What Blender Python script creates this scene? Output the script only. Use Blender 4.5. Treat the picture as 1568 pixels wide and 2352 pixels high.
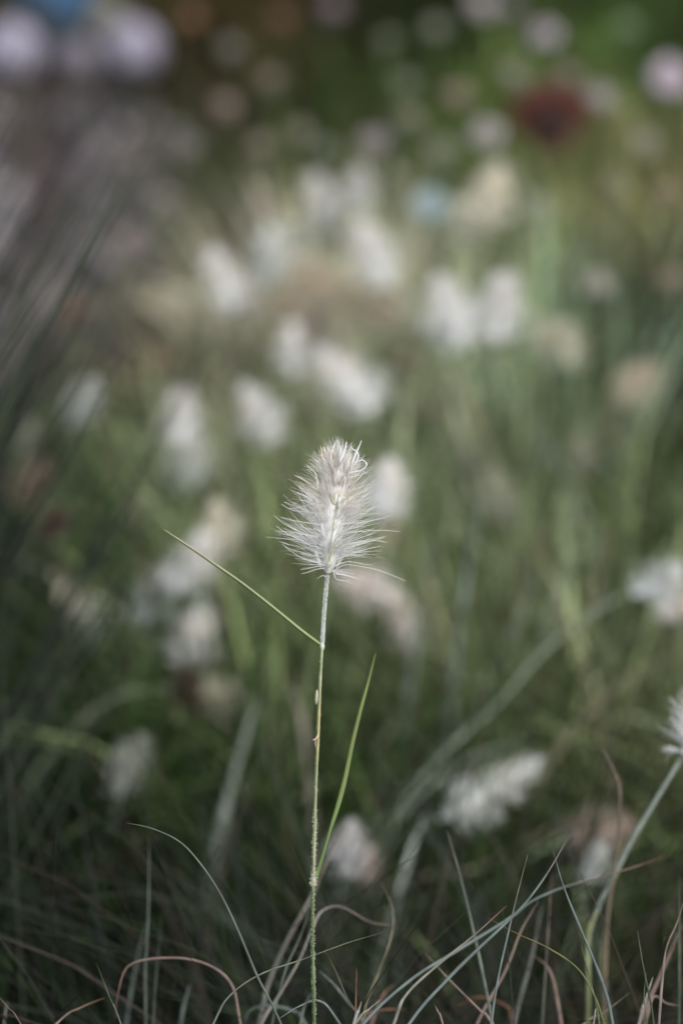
import bpy, math, random
import numpy as np
from mathutils import Vector

rng = np.random.default_rng(7)
random.seed(7)
scene = bpy.context.scene
for ob in list(bpy.data.objects):
    bpy.data.objects.remove(ob)

# ------------------------------------------------------------------ camera
CAM_H, PITCH, FOCUS = 1.15, math.radians(22), 1.20
LENS, SENSOR_H = 85.0, 36.0
cam_data = bpy.data.cameras.new('camera')
cam = bpy.data.objects.new('camera', cam_data)
scene.collection.objects.link(cam)
cam.location = (0, 0, CAM_H)
cam.rotation_euler = (math.radians(90) - PITCH, 0, 0)
cam_data.sensor_fit = 'VERTICAL'
cam_data.sensor_height = SENSOR_H
cam_data.sensor_width = 24.0
cam_data.lens = LENS
cam_data.clip_start = 0.05
cam_data.clip_end = 500
cam_data.dof.use_dof = True
cam_data.dof.focus_distance = FOCUS
cam_data.dof.aperture_fstop = 2.9
scene.camera = cam

# ------------------------------------------------------------------ light
SUN_EL, SUN_AZ = math.radians(52), math.radians(138)      # azimuth clockwise from +Y
world = bpy.data.worlds.new('World')
scene.world = world
world.use_nodes = True
wn = world.node_tree
wn.nodes.clear()
sky = wn.nodes.new('ShaderNodeTexSky')
sky.sky_type = 'NISHITA'
sky.sun_disc = False
sky.sun_elevation = SUN_EL
sky.sun_rotation = SUN_AZ
sky.dust_density = 2.5
sky.air_density = 1.0
bg = wn.nodes.new('ShaderNodeBackground')
bg.inputs['Strength'].default_value = 0.11
out = wn.nodes.new('ShaderNodeOutputWorld')
hs = wn.nodes.new('ShaderNodeHueSaturation')          # overcast: the blue is mostly veiled by cloud
hs.inputs['Saturation'].default_value = 0.60
wn.links.new(sky.outputs[0], hs.inputs['Color'])
wn.links.new(hs.outputs[0], bg.inputs['Color'])
wn.links.new(bg.outputs[0], out.inputs['Surface'])
sun_data = bpy.data.lights.new('sun', 'SUN')
sun_data.energy = 1.5
sun_data.angle = math.radians(25)
sun_data.color = (1.0, 0.965, 0.91)
sun = bpy.data.objects.new('sun', sun_data)
scene.collection.objects.link(sun)
sun_dir = Vector((math.sin(SUN_AZ) * math.cos(SUN_EL), math.cos(SUN_AZ) * math.cos(SUN_EL), math.sin(SUN_EL)))
sun.rotation_euler = (-sun_dir).to_track_quat('-Z', 'Y').to_euler()

scene.view_settings.view_transform = 'Standard'
scene.view_settings.look = 'None'
scene.view_settings.gamma = 1.0
scene.view_settings.exposure = 1.15
scene.render.engine = 'CYCLES'
scene.cycles.use_denoising = True
scene.cycles.max_bounces = 12
scene.cycles.diffuse_bounces = 8
scene.cycles.transmission_bounces = 8

# ------------------------------------------------------------------ helpers
TAN = SENSOR_H / LENS            # picture height over distance
SP, CP = math.sin(PITCH), math.cos(PITCH)
FWD = np.array([0, CP, -SP]); UP = np.array([0, SP, CP]); RIGHT = np.array([1.0, 0, 0])
CAM = np.array([0, 0, CAM_H])


def at(u, v, D):
    """world point seen at (u, v) of a 1568 x 2352 picture, D metres along the lens axis"""
    x = (u - 784) / 2352 * TAN * D
    y = -(v - 1176) / 2352 * TAN * D
    return CAM + FWD * D + RIGHT * x + UP * y


def depth_for_height(v, z):
    t = (v - 1176) / 2352 * TAN
    return (CAM_H - z) / (SP + CP * t)


def project(p):
    q = p - CAM
    D = q @ FWD
    return 784 + (q @ RIGHT) / D / TAN * 2352, 1176 - (q @ UP) / D / TAN * 2352, D


def smooth_path(pts, n):
    """Catmull-Rom through pts, resampled to n points"""
    P = np.array(pts, float)
    P = np.vstack([2 * P[0] - P[1], P, 2 * P[-1] - P[-2]])
    m = len(P) - 3
    outp = []
    for s in np.linspace(0, m - 1e-6, n):
        i = int(s); t = s - i
        p0, p1, p2, p3 = P[i:i + 4]
        outp.append(0.5 * ((2 * p1) + (-p0 + p2) * t + (2 * p0 - 5 * p1 + 4 * p2 - p3) * t * t
                           + (-p0 + 3 * p1 - 3 * p2 + p3) * t ** 3))
    return np.array(outp)


def unit(a):
    return a / np.maximum(np.linalg.norm(a, axis=-1, keepdims=True), 1e-12)


def tubes_geo(P, R, sides=4, ref=None, flat=1.0, cols=None):
    """P (N,S,3), R (N,S): closed-section tapering tubes; flat squashes one section axis"""
    N, S, _ = P.shape
    T = np.gradient(P, axis=1)
    T = unit(T)
    if ref is None:
        r0 = unit(np.cross(T.mean(axis=1), rng.normal(size=(N, 3))))
    else:
        r0 = np.broadcast_to(np.asarray(ref, float), (N, 3))
    r0 = r0[:, None, :]
    A = unit(np.cross(T, r0)); B = unit(np.cross(T, A))
    an = np.linspace(0, 2 * math.pi, sides, endpoint=False)
    V = (P[:, :, None, :] + R[:, :, None, None] * (np.cos(an)[None, None, :, None] * A[:, :, None, :]
         + flat * np.sin(an)[None, None, :, None] * B[:, :, None, :]))
    V = V.reshape(-1, 3)
    base = (np.arange(N) * S * sides)[:, None, None]
    ring = (np.arange(S - 1) * sides)[None, :, None]
    k = np.arange(sides)[None, None, :]
    k2 = (k + 1) % sides
    F = np.stack([base + ring + k, base + ring + k2, base + ring + sides + k2, base + ring + sides + k], -1).reshape(-1, 4)
    C = None
    if cols is not None:
        C = np.asarray(cols, float)
        if C.ndim == 1:
            C = np.broadcast_to(C, (N, S, 3))
        elif C.ndim == 2:
            C = np.broadcast_to(C[:, None, :], (N, S, 3))
        C = np.repeat(C.reshape(-1, 3), sides, axis=0)
    return V, F, C


def ribbons_geo(P, W, side, cols, fold=0.25):
    """P (N,S,3) spine, W (N,S) half width, side (N,S,3) or (N,3): shallow V blades"""
    N, S, _ = P.shape
    if side.ndim == 2:
        side = np.broadcast_to(side[:, None, :], (N, S, 3))
    T = unit(np.gradient(P, axis=1))
    side = unit(side - (side * T).sum(-1, keepdims=True) * T)
    nrm = np.cross(T, side)
    V = np.stack([P - side * W[..., None] + nrm * W[..., None] * fold, P,
                  P + side * W[..., None] + nrm * W[..., None] * fold], axis=2).reshape(-1, 3)
    base = (np.arange(N) * S * 3)[:, None, None]
    ring = (np.arange(S - 1) * 3)[None, :, None]
    k = np.arange(2)[None, None, :]
    F = np.stack([base + ring + k, base + ring + k + 1, base + ring + 3 + k + 1, base + ring + 3 + k], -1).reshape(-1, 4)
    C = np.asarray(cols, float)
    if C.ndim == 2:
        C = np.broadcast_to(C[:, None, :], (N, S, 3))
    C = np.repeat(C.reshape(-1, 3), 3, axis=0)
    return V, F, C


def merge(geos):
    V, F, C, o = [], [], [], 0
    for v, f, c in geos:
        V.append(v); F.append(f + o); C.append(c); o += len(v)
    return np.vstack(V), np.vstack(F), np.vstack(C)


def make_mesh(name, geo, mat, smooth=True):
    V, F, C = geo
    me = bpy.data.meshes.new(name)
    me.vertices.add(len(V)); me.vertices.foreach_set('co', V.astype(np.float32).ravel())
    F = F.astype(np.int32); n = F.shape[1]
    me.loops.add(F.size); me.loops.foreach_set('vertex_index', F.ravel())
    me.polygons.add(len(F))
    me.polygons.foreach_set('loop_start', np.arange(0, F.size, n, dtype=np.int32))
    me.polygons.foreach_set('loop_total', np.full(len(F), n, dtype=np.int32))
    me.polygons.foreach_set('use_smooth', np.full(len(F), smooth))
    if C is not None:
        at_ = me.attributes.new('col', 'FLOAT_COLOR', 'POINT')
        at_.data.foreach_set('color', np.hstack([np.clip(C, 0, 1), np.ones((len(C), 1))]).astype(np.float32).ravel())
    me.update(calc_edges=True)
    me.materials.append(mat)
    return me


def link(name, data, parent=None, loc=None):
    o = bpy.data.objects.new(name, data)
    scene.collection.objects.link(o)
    if loc is not None:
        o.location = loc
    if parent is not None:
        o.parent = parent
    return o


def tag(o, label=None, cat=None, group=None, kind=None):
    if label: o['label'] = label
    if cat: o['category'] = cat
    if group: o['group'] = group
    if kind: o['kind'] = kind
    return o


def part(name, geo, mat, root, smooth=True):
    """mesh from world-space geometry, stored relative to its thing's base point"""
    V, F, C = geo
    off = np.array(root.location) if root is not None else np.zeros(3)
    p = root.parent if root is not None else None
    while p is not None:
        off = off + np.array(p.location); p = p.parent
    return link(name, make_mesh(name, (V - off, F, C), mat, smooth), root)


# ------------------------------------------------------------------ materials
def plant_material(name, translucent=0.25, rough=0.6, noise_scale=60.0, noise_amt=0.25, tint=False, spec=0.3):
    m = bpy.data.materials.new(name); m.use_nodes = True
    nt = m.node_tree; nt.nodes.clear()
    o = nt.nodes.new('ShaderNodeOutputMaterial')
    a = nt.nodes.new('ShaderNodeAttribute'); a.attribute_name = 'col'
    col = a.outputs['Color']
    tc = nt.nodes.new('ShaderNodeTexCoord')
    nz = nt.nodes.new('ShaderNodeTexNoise'); nz.inputs['Scale'].default_value = noise_scale
    nt.links.new(tc.outputs['Object'], nz.inputs['Vector'])
    mr = nt.nodes.new('ShaderNodeMapRange')
    mr.inputs['From Min'].default_value = 0.3; mr.inputs['From Max'].default_value = 0.7
    mr.inputs['To Min'].default_value = 1 - noise_amt; mr.inputs['To Max'].default_value = 1 + noise_amt
    nt.links.new(nz.outputs[0], mr.inputs['Value'])
    mul = nt.nodes.new('ShaderNodeVectorMath'); mul.operation = 'SCALE'
    nt.links.new(col, mul.inputs[0]); nt.links.new(mr.outputs[0], mul.inputs['Scale'])
    col = mul.outputs[0]
    if tint:
        oi = nt.nodes.new('ShaderNodeObjectInfo')
        m2 = nt.nodes.new('ShaderNodeVectorMath'); m2.operation = 'MULTIPLY'
        nt.links.new(col, m2.inputs[0]); nt.links.new(oi.outputs['Color'], m2.inputs[1])
        col = m2.outputs[0]
    b = nt.nodes.new('ShaderNodeBsdfPrincipled')
    b.inputs['Roughness'].default_value = rough
    b.inputs['Specular IOR Level'].default_value = spec
    nt.links.new(col, b.inputs['Base Color'])
    t = nt.nodes.new('ShaderNodeBsdfTranslucent')
    nt.links.new(col, t.inputs['Color'])
    mx = nt.nodes.new('ShaderNodeMixShader'); mx.inputs[0].default_value = translucent
    nt.links.new(b.outputs[0], mx.inputs[1]); nt.links.new(t.outputs[0], mx.inputs[2])
    nt.links.new(mx.outputs[0], o.inputs['Surface'])
    return m


def ground_material(name, c1, c2, c3, scale):
    m = bpy.data.materials.new(name); m.use_nodes = True
    nt = m.node_tree
    b = nt.nodes['Principled BSDF']; b.inputs['Roughness'].default_value = 0.95
    b.inputs['Specular IOR Level'].default_value = 0.15
    tc = nt.nodes.new('ShaderNodeTexCoord')
    n1 = nt.nodes.new('ShaderNodeTexNoise'); n1.inputs['Scale'].default_value = scale; n1.inputs['Detail'].default_value = 8
    nt.links.new(tc.outputs['Object'], n1.inputs['Vector'])
    r = nt.nodes.new('ShaderNodeValToRGB')
    r.color_ramp.elements[0].position = 0.32; r.color_ramp.elements[0].color = (*c1, 1)
    r.color_ramp.elements[1].position = 0.68; r.color_ramp.elements[1].color = (*c3, 1)
    e = r.color_ramp.elements.new(0.5); e.color = (*c2, 1)
    nt.links.new(n1.outputs[0], r.inputs[0]); nt.links.new(r.outputs[0], b.inputs['Base Color'])
    bp = nt.nodes.new('ShaderNodeBump'); bp.inputs['Strength'].default_value = 0.6; bp.inputs['Distance'].default_value = 0.02
    nt.links.new(n1.outputs[0], bp.inputs['Height']); nt.links.new(bp.outputs[0], b.inputs['Normal'])
    return m


M_BLADE = plant_material('grass_blade', 0.25, 0.55, 35, 0.18)
M_FOLIAGE = plant_material('foliage_blade', 0.25, 0.7, 35, 0.18, spec=0.1)
M_DRY = plant_material('dry_blade', 0.2, 0.75, 50, 0.25)
M_STEM = plant_material('grass_stem', 0.1, 0.5, 180, 0.2)
M_BRISTLE = plant_material('plume_bristle', 0.42, 0.5, 120, 0.06, spec=0.4)
M_PLUME = plant_material('soft_plume', 0.3, 0.8, 60, 0.12, tint=True)
M_PETAL = plant_material('petal', 0.3, 0.7, 60, 0.12, tint=True)
M_STONE = plant_material('gravel_stone', 0.0, 0.9, 40, 0.15)

# ------------------------------------------------------------------ ground, path
def sheet(name, poly, z, mat, label):
    me = bpy.data.meshes.new(name)
    me.from_pydata([(x, y, z) for x, y in poly], [], [tuple(range(len(poly)))])
    me.materials.append(mat)
    return tag(link(name, me), label, kind='structure')


sheet('ground', [(-200, -200), (200, -200), (200, 200), (-200, 200)], 0.0,
      ground_material('soil', (0.018, 0.015, 0.011), (0.035, 0.028, 0.02), (0.06, 0.05, 0.036), 9),
      'dark brown garden soil under the grasses')
PATH = [(-6.5, 2.05), (-0.75, 2.2), (-0.30, 2.5), (-0.14, 3.1), (-0.20, 4.7), (-0.4, 5.3), (-6.5, 5.6)]
sheet('path', PATH, 0.004,
      ground_material('gravel', (0.03, 0.026, 0.027), (0.10, 0.086, 0.089), (0.22, 0.19, 0.198), 14),
      'mauve grey gravel path behind the tall dark grass at the left')
sheet('lawn', [(0.25, 3.6), (8, 3.4), (8, 12), (0.0, 12)], 0.004,
      ground_material('lawn_soil', (0.02, 0.034, 0.012), (0.038, 0.056, 0.02), (0.06, 0.08, 0.03), 5),
      'green lawn at the top right')

# gravel stones on the path
n = 3800
ico_v, ico_f = [], []
phi = (1 + 5 ** .5) / 2
ico_v = np.array([(-1, phi, 0), (1, phi, 0), (-1, -phi, 0), (1, -phi, 0), (0, -1, phi), (0, 1, phi), (0, -1, -phi), (0, 1, -phi),
                  (phi, 0, -1), (phi, 0, 1), (-phi, 0, -1), (-phi, 0, 1)]) / 1.9
ico_f = np.array([(0, 11, 5), (0, 5, 1), (0, 1, 7), (0, 7, 10), (0, 10, 11), (1, 5, 9), (5, 11, 4), (11, 10, 2), (10, 7, 6), (7, 1, 8),
                  (3, 9, 4), (3, 4, 2), (3, 2, 6), (3, 6, 8), (3, 8, 9), (4, 9, 5), (2, 4, 11), (6, 2, 10), (8, 6, 7), (9, 8, 1)])
cx = rng.uniform(-2.6, -0.17, n); cy = rng.uniform(2.3, 5.2, n)
sz = rng.uniform(0.008, 0.024, n)
V = ico_v[None] * (sz[:, None, None] * rng.uniform(0.6, 1.2, (n, 1, 3))) * rng.uniform(0.85, 1.15, (n, 12, 1))
V = V + np.stack([cx, cy, 0.004 + sz * 0.3], 1)[:, None, :]
F = (ico_f[None] + (np.arange(n) * 12)[:, None, None]).reshape(-1, 3)
g = np.exp(rng.normal(-2.55, 0.85, n)) * (1 + .9 * (np.sin(cx * 9 + cy * 4) * np.sin(cy * 3.1 - cx * 5)))
C = np.stack([g * 1.05, g * 0.95, g * 0.97], 1)
C = np.repeat(C, 12, axis=0)
tag(link('gravel', make_mesh('gravel', (V.reshape(-1, 3), F, C), M_STONE, False)),
    'loose mauve grey gravel on the path', kind='stuff')


# ------------------------------------------------------------------ background foliage
# foliage patches: where they show (u, v), leaf colour, leaf length, density
PATCH = [  # shade of the left edge, bottom and corners is painted into leaf colour
    (250, 640, (0.115, 0.094, 0.096), 0.26, 0.6), (430, 620, (0.130, 0.104, 0.100), 0.28, 0.7), (420, 400, (0.090, 0.075, 0.066), 0.28, 0.7),
    (330, 800, (0.130, 0.100, 0.085), 0.28, 0.8),
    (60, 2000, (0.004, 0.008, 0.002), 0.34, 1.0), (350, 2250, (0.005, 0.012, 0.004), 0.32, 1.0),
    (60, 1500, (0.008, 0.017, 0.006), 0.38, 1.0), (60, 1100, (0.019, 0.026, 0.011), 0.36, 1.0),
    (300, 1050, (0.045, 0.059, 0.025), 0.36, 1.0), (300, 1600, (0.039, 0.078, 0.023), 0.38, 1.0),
    (600, 2000, (0.028, 0.049, 0.017), 0.36, 1.0), (620, 1500, (0.157, 0.196, 0.098), 0.38, 1.0),
    (800, 1300, (0.240, 0.271, 0.158), 0.40, 1.0), (640, 1150, (0.121, 0.136, 0.072), 0.40, 1.0),
    (700, 850, (0.349, 0.330, 0.234), 0.38, 1.0), (480, 850, (0.170, 0.135, 0.115), 0.30, 0.7),
    (1000, 850, (0.283, 0.285, 0.186), 0.38, 1.0), (1150, 1200, (0.241, 0.289, 0.164), 0.42, 1.0),
    (1100, 1500, (0.231, 0.271, 0.158), 0.40, 1.0), (1350, 1000, (0.205, 0.264, 0.179), 0.42, 1.0),
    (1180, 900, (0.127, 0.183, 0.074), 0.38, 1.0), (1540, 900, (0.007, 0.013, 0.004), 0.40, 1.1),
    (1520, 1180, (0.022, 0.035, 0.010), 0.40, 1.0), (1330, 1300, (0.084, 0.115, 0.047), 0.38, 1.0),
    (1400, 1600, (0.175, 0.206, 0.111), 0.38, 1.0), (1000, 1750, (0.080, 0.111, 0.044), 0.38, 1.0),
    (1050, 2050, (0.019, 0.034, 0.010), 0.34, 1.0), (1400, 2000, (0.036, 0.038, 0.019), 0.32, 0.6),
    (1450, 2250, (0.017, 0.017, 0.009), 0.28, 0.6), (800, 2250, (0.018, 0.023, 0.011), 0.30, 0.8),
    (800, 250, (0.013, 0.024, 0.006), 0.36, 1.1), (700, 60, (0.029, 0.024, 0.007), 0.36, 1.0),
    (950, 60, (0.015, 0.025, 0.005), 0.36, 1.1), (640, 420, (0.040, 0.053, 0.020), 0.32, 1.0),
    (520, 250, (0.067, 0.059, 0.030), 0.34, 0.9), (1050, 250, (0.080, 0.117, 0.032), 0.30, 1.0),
    (1300, 120, (0.044, 0.080, 0.018), 0.26, 1.1), (1500, 60, (0.031, 0.060, 0.013), 0.26, 1.1),
    (1150, 620, (0.071, 0.104, 0.038), 0.32, 1.0), (1300, 560, (0.075, 0.100, 0.038), 0.32, 1.0),
    (1480, 600, (0.137, 0.136, 0.063), 0.36, 0.9), (1400, 760, (0.145, 0.162, 0.104), 0.36, 1.0),
    (930, 480, (0.079, 0.095, 0.037), 0.32, 1.0),
]
PU = np.array([[p[0], p[1]] for p in PATCH]); PC = np.array([p[2] for p in PATCH])
PL = np.array([p[3] for p in PATCH]); PD = np.array([p[4] for p in PATCH])


def in_path(x, y):
    return (x < np.interp(y, [2.0, 2.2, 2.5, 3.1, 4.7, 5.2], [-9, -0.75, -0.32, -0.16, -0.22, -0.4])) & (y > 2.05) & (y < 5.3)


def blade_field(name, count, xr, yr, label, width=(0.0014, 0.0030), lift=1.0, seg=7, keep=None, lean=(0.1, 0.8), mat=M_FOLIAGE,
                tint=None, gain=0.85, dryp=0.07, sat=1.15, spread=1.0):
    # tufts: clustered roots
    nt = count // 26
    y = rng.uniform(yr[0], yr[1], nt)
    hw = (0.16 * (y + 0.6) + 0.25) * spread
    x = rng.uniform(-1, 1, nt) * np.minimum(hw, 99)
    x = np.clip(x, xr[0], xr[1])
    if keep is not None:
        k = keep(x, y); x, y = x[k], y[k]
    P0 = np.stack([x, y, np.full(len(x), 0.26)], 1)
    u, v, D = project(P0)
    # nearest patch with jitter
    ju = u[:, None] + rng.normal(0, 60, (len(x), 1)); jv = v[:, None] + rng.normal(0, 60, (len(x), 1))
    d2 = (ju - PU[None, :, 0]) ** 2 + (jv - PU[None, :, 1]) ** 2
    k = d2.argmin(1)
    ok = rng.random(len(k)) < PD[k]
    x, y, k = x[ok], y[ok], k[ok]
    per = 26
    X = np.repeat(x, per) + rng.normal(0, 0.022, len(x) * per)
    Y = np.repeat(y, per) + rng.normal(0, 0.022, len(x) * per)
    N = len(X); kk = np.repeat(k, per)
    tuftc = np.repeat(np.clip(np.exp(rng.normal(-0.12, 0.62, (len(x), 1))), .2, 3.0), per, axis=0)
    fld = (np.sin(x * 23 + 1.3 * np.sin(y * 11)) * np.sin(y * 17 + 1.7 * np.sin(x * 9 + 2)) + .6 * np.sin(x * 47 + y * 13 + 1) * np.sin(y * 31 - x * 21))
    tuftc = tuftc * np.repeat(np.exp(0.55 * fld)[:, None], per, axis=0)
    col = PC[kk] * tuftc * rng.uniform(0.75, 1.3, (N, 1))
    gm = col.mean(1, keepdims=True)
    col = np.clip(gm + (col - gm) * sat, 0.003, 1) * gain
    dry = rng.random(N) < dryp
    col[dry] = np.array([0.17, 0.13, 0.085]) * rng.uniform(0.5, 1.2, (dry.sum(), 1)) * np.clip(PC[kk][dry].mean(1, keepdims=True) / 0.09, 0.15, 1.3)
    if tint is not None:
        col = col * np.array(tint)
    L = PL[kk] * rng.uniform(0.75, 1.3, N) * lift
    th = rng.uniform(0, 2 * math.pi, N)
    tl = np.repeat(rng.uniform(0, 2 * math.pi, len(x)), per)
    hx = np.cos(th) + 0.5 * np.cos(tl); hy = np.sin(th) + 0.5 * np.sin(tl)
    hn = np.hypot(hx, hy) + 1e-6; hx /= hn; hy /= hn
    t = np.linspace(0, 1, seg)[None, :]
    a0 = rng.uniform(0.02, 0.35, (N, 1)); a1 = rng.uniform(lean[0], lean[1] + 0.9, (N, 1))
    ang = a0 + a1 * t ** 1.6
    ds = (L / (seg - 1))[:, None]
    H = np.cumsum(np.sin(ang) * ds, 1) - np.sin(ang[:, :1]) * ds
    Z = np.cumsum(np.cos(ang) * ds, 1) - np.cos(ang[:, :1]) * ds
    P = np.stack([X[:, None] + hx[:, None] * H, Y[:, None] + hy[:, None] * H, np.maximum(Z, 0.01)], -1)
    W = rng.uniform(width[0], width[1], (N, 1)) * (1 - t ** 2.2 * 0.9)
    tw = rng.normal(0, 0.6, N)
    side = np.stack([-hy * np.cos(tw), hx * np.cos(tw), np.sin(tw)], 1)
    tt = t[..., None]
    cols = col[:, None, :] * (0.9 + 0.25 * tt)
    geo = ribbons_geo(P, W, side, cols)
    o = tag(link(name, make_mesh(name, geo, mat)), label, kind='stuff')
    return o


not_path = lambda x, y: ~in_path(x, y)
blade_field('grass_foliage', 26000, (-1.6, 1.6), (1.15, 2.5), 'dense arching grey green grass leaves around the flower plumes', keep=not_path)
blade_field('meadow_grass', 26000, (-1.9, 1.9), (2.45, 4.2), 'blurred mass of green and straw coloured grass further back', width=(0.0018, 0.004), keep=not_path)
blade_field('lawn_grass', 34000, (-3.2, 3.2), (4.0, 7.5), 'short green grass beyond the flower bed', width=(0.002, 0.005), keep=not_path, lift=0.8, spread=2.1)

# brighter single blades arching out of the mass, and dry tufts where grass meets gravel
blade_field('arching_grass', 3600, (-1.2, 1.4), (1.7, 3.3), 'pale arching grass blades standing out of the darker leaves', width=(0.0022, 0.0045),
            keep=lambda x, y: ~in_path(x, y) & (x > -0.22), lift=0.92, gain=2.0, dryp=.14, sat=.85)
blade_field('far_arching_grass', 3200, (-1.2, 1.8), (3.3, 5.2), 'lighter coarse blades in the far green bed', width=(0.003, 0.006),
            keep=not_path, lift=1.0, gain=1.3, dryp=.2, sat=.95)
blade_field('dry_tufts', 1300, (-1.3, -0.10), (2.3, 4.8), 'thin brown and mauve dead grass scattered over the gravel', width=(0.002, 0.005),
            keep=lambda x, y: in_path(x, y) & (np.sin(x * 14 + y * 5) * np.sin(y * 7 - x * 8) > -0.05), lift=0.9, gain=1.1, dryp=.65, sat=.6, tint=(.95, .86, .95), lean=(0.0, 0.3))

# ------------------------------------------------------------------ plumes
def plume_geometry(length, n_f, per, thick, reach, seed, seg=6, core_r=0.0045, cream=0.5, bend=0.0, bump=0.08, jit=1.0):
    """feathery spike along +Z from the origin: fascicles of bristles round a spindle core"""
    r = np.random.default_rng(seed)
    geos = []
    # core spindle with bumps
    S, K = 26, 12
    z = np.linspace(0, 1, S)
    prof = core_r * np.interp(z, [0, .08, .3, .65, .9, 1], [0.25, 0.6, 1.0, 0.95, 0.6, 0.12])
    P = np.stack([np.zeros(S), np.zeros(S), z * length * 0.93], 1)[None]
    c = np.stack([np.interp(z, [0, .3, .6, 1], [.80, .86, .88, .88]), np.interp(z, [0, .3, .6, 1], [.81, .87, .87, .88]),
                  np.interp(z, [0, .3, .6, 1], [.78, .85, .83, .85])], 1)[None]
    v, f, cc = tubes_geo(P, prof[None], K, ref=(1, 0, 0), cols=c)
    nr = np.sqrt(v[:, 0] ** 2 + v[:, 1] ** 2)
    v[:, :2] *= (1 + bump * np.sin(v[:, 2:3] * 900 + np.arctan2(v[:, 1:2], v[:, 0:1]) * 3))
    geos.append((v, f, cc))
    # bristles
    N = n_f * per
    zf = np.sort(r.random(n_f)) ** 0.85
    ph = np.arange(n_f) * 2.39996 + r.normal(0, 0.25, n_f)
    zb = np.repeat(zf, per); pb = np.repeat(ph, per)
    # elevation of bristle over the horizontal: low at base, steep near the tip
    el = np.interp(zb, [0, .05, .15, .5, .8, 1], [-0.25, 0.15, 0.42, 0.55, 0.80, 1.30])
    el = el + np.repeat(r.normal(0, 0.17, n_f), per) + r.normal(0, 0.15, N) * jit
    az = pb + r.normal(0, 0.32, N) * jit
    Lb = reach * np.interp(zb, [0, .06, .2, .5, .8, 1], [0.42, 0.78, 1.08, 0.92, 0.72, 0.42]) * r.uniform(0.55, 1.15, N)
    t = np.linspace(0, 1, seg)
    # path: starts steeper (hugging core) then bows out to el, slight curl at tip
    start_el = np.minimum(el + 0.75, 1.5)
    curl = (np.repeat(r.normal(0, .2, n_f), per) + r.normal(0, 0.22, N) * jit) * np.interp(zb, [0, .5, .8, 1], [.45, .6, 1.3, 1.6]) + np.where(r.random(N) < 0.06, r.normal(0, 1.4, N), 0)
    E = start_el[:, None] + (el - start_el)[:, None] * np.clip(t * 2.6, 0, 1)[None] + curl[:, None] * (t ** 2)[None]
    azp = az[:, None] + (r.normal(0, 0.35, N) * jit)[:, None] * (t ** 2)[None]
    ds = (Lb / (seg - 1))[:, None]
    step = np.stack([np.cos(E) * np.cos(azp), np.cos(E) * np.sin(azp), np.sin(E)], -1) * ds[..., None]
    rad0 = core_r * 0.5 * np.interp(zb, [0, .1, .8, 1], [.4, 1, .8, .2])
    P0 = np.stack([np.cos(az) * rad0, np.sin(az) * rad0, zb * length * 0.93], 1)
    P = P0[:, None, :] + np.concatenate([np.zeros((N, 1, 3)), np.cumsum(step[:, 1:], 1)], 1)
    R = thick * r.uniform(0.7, 1.2, (N, 1)) * (1 - 0.72 * t[None] ** 1.3)
    base = np.array([0.94, 0.94, 0.93]) * r.uniform(0.88, 1.06, (N, 1))
    warm = (np.interp(zb, [0, .35, .62, .85, 1], [0, .15, 1, .6, .25]) * cream * (r.random(N) < .6))[:, None]
    base = base * (1 - warm) + np.array([0.86, 0.74, 0.60]) * warm
    cols = base[:, None, :] * np.ones((1, seg, 1))
    cols[:, 0] *= 0.93
    geos.append(tubes_geo(P, R, 3, cols=cols))
    V, F, C = merge(geos)
    if bend:
        V[:, 0] += bend * (V[:, 2] / length) ** 2 * length
    return V, F, C


PLUME_MESH = [make_mesh('plume', plume_geometry(0.052, 54, 12, 0.00032, 0.025, 100 + i, seg=4, core_r=0.0046, bend=b), M_PLUME)
              for i, b in enumerate((0.05, -0.15, 0.2, 0.0, -0.05, 0.3))]


def stem_between(base, direction, rad, col, root_shift=(0, 0), n=14):
    """grass stem that rises from the ground and runs into base along direction"""
    d = unit(np.asarray(direction, float))
    d = d if d[2] > 0.25 else unit(d + np.array([0, 0, 0.25 - min(d[2], 0)]))
    L = max(base[2], 0.1)
    root = np.array([base[0] - d[0] * L * 0.45 + root_shift[0], base[1] - d[1] * L * 0.3 + root_shift[1], 0.0])
    b0, b3 = root, base
    b1 = root + np.array([0, 0, L * 0.45]); b2 = base - unit(np.asarray(direction, float)) * L * 0.35
    t = np.linspace(0, 1, n)[:, None]
    P = (1 - t) ** 3 * b0 + 3 * (1 - t) ** 2 * t * b1 + 3 * (1 - t) * t ** 2 * b2 + t ** 3 * b3
    return P, root


WHITE = (1.0, 1.0, 1.0)
CREAM = (1.0, 0.97, 0.86)
BEIGE = (0.80, 0.72, 0.58)
PINK = (0.97, 0.92, 0.89)
DULL = (0.55, 0.56, 0.46)
GREY = (0.82, 0.86, 0.84)
BROWN = (0.13, 0.075, 0.07)
plume_no = 0


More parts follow.
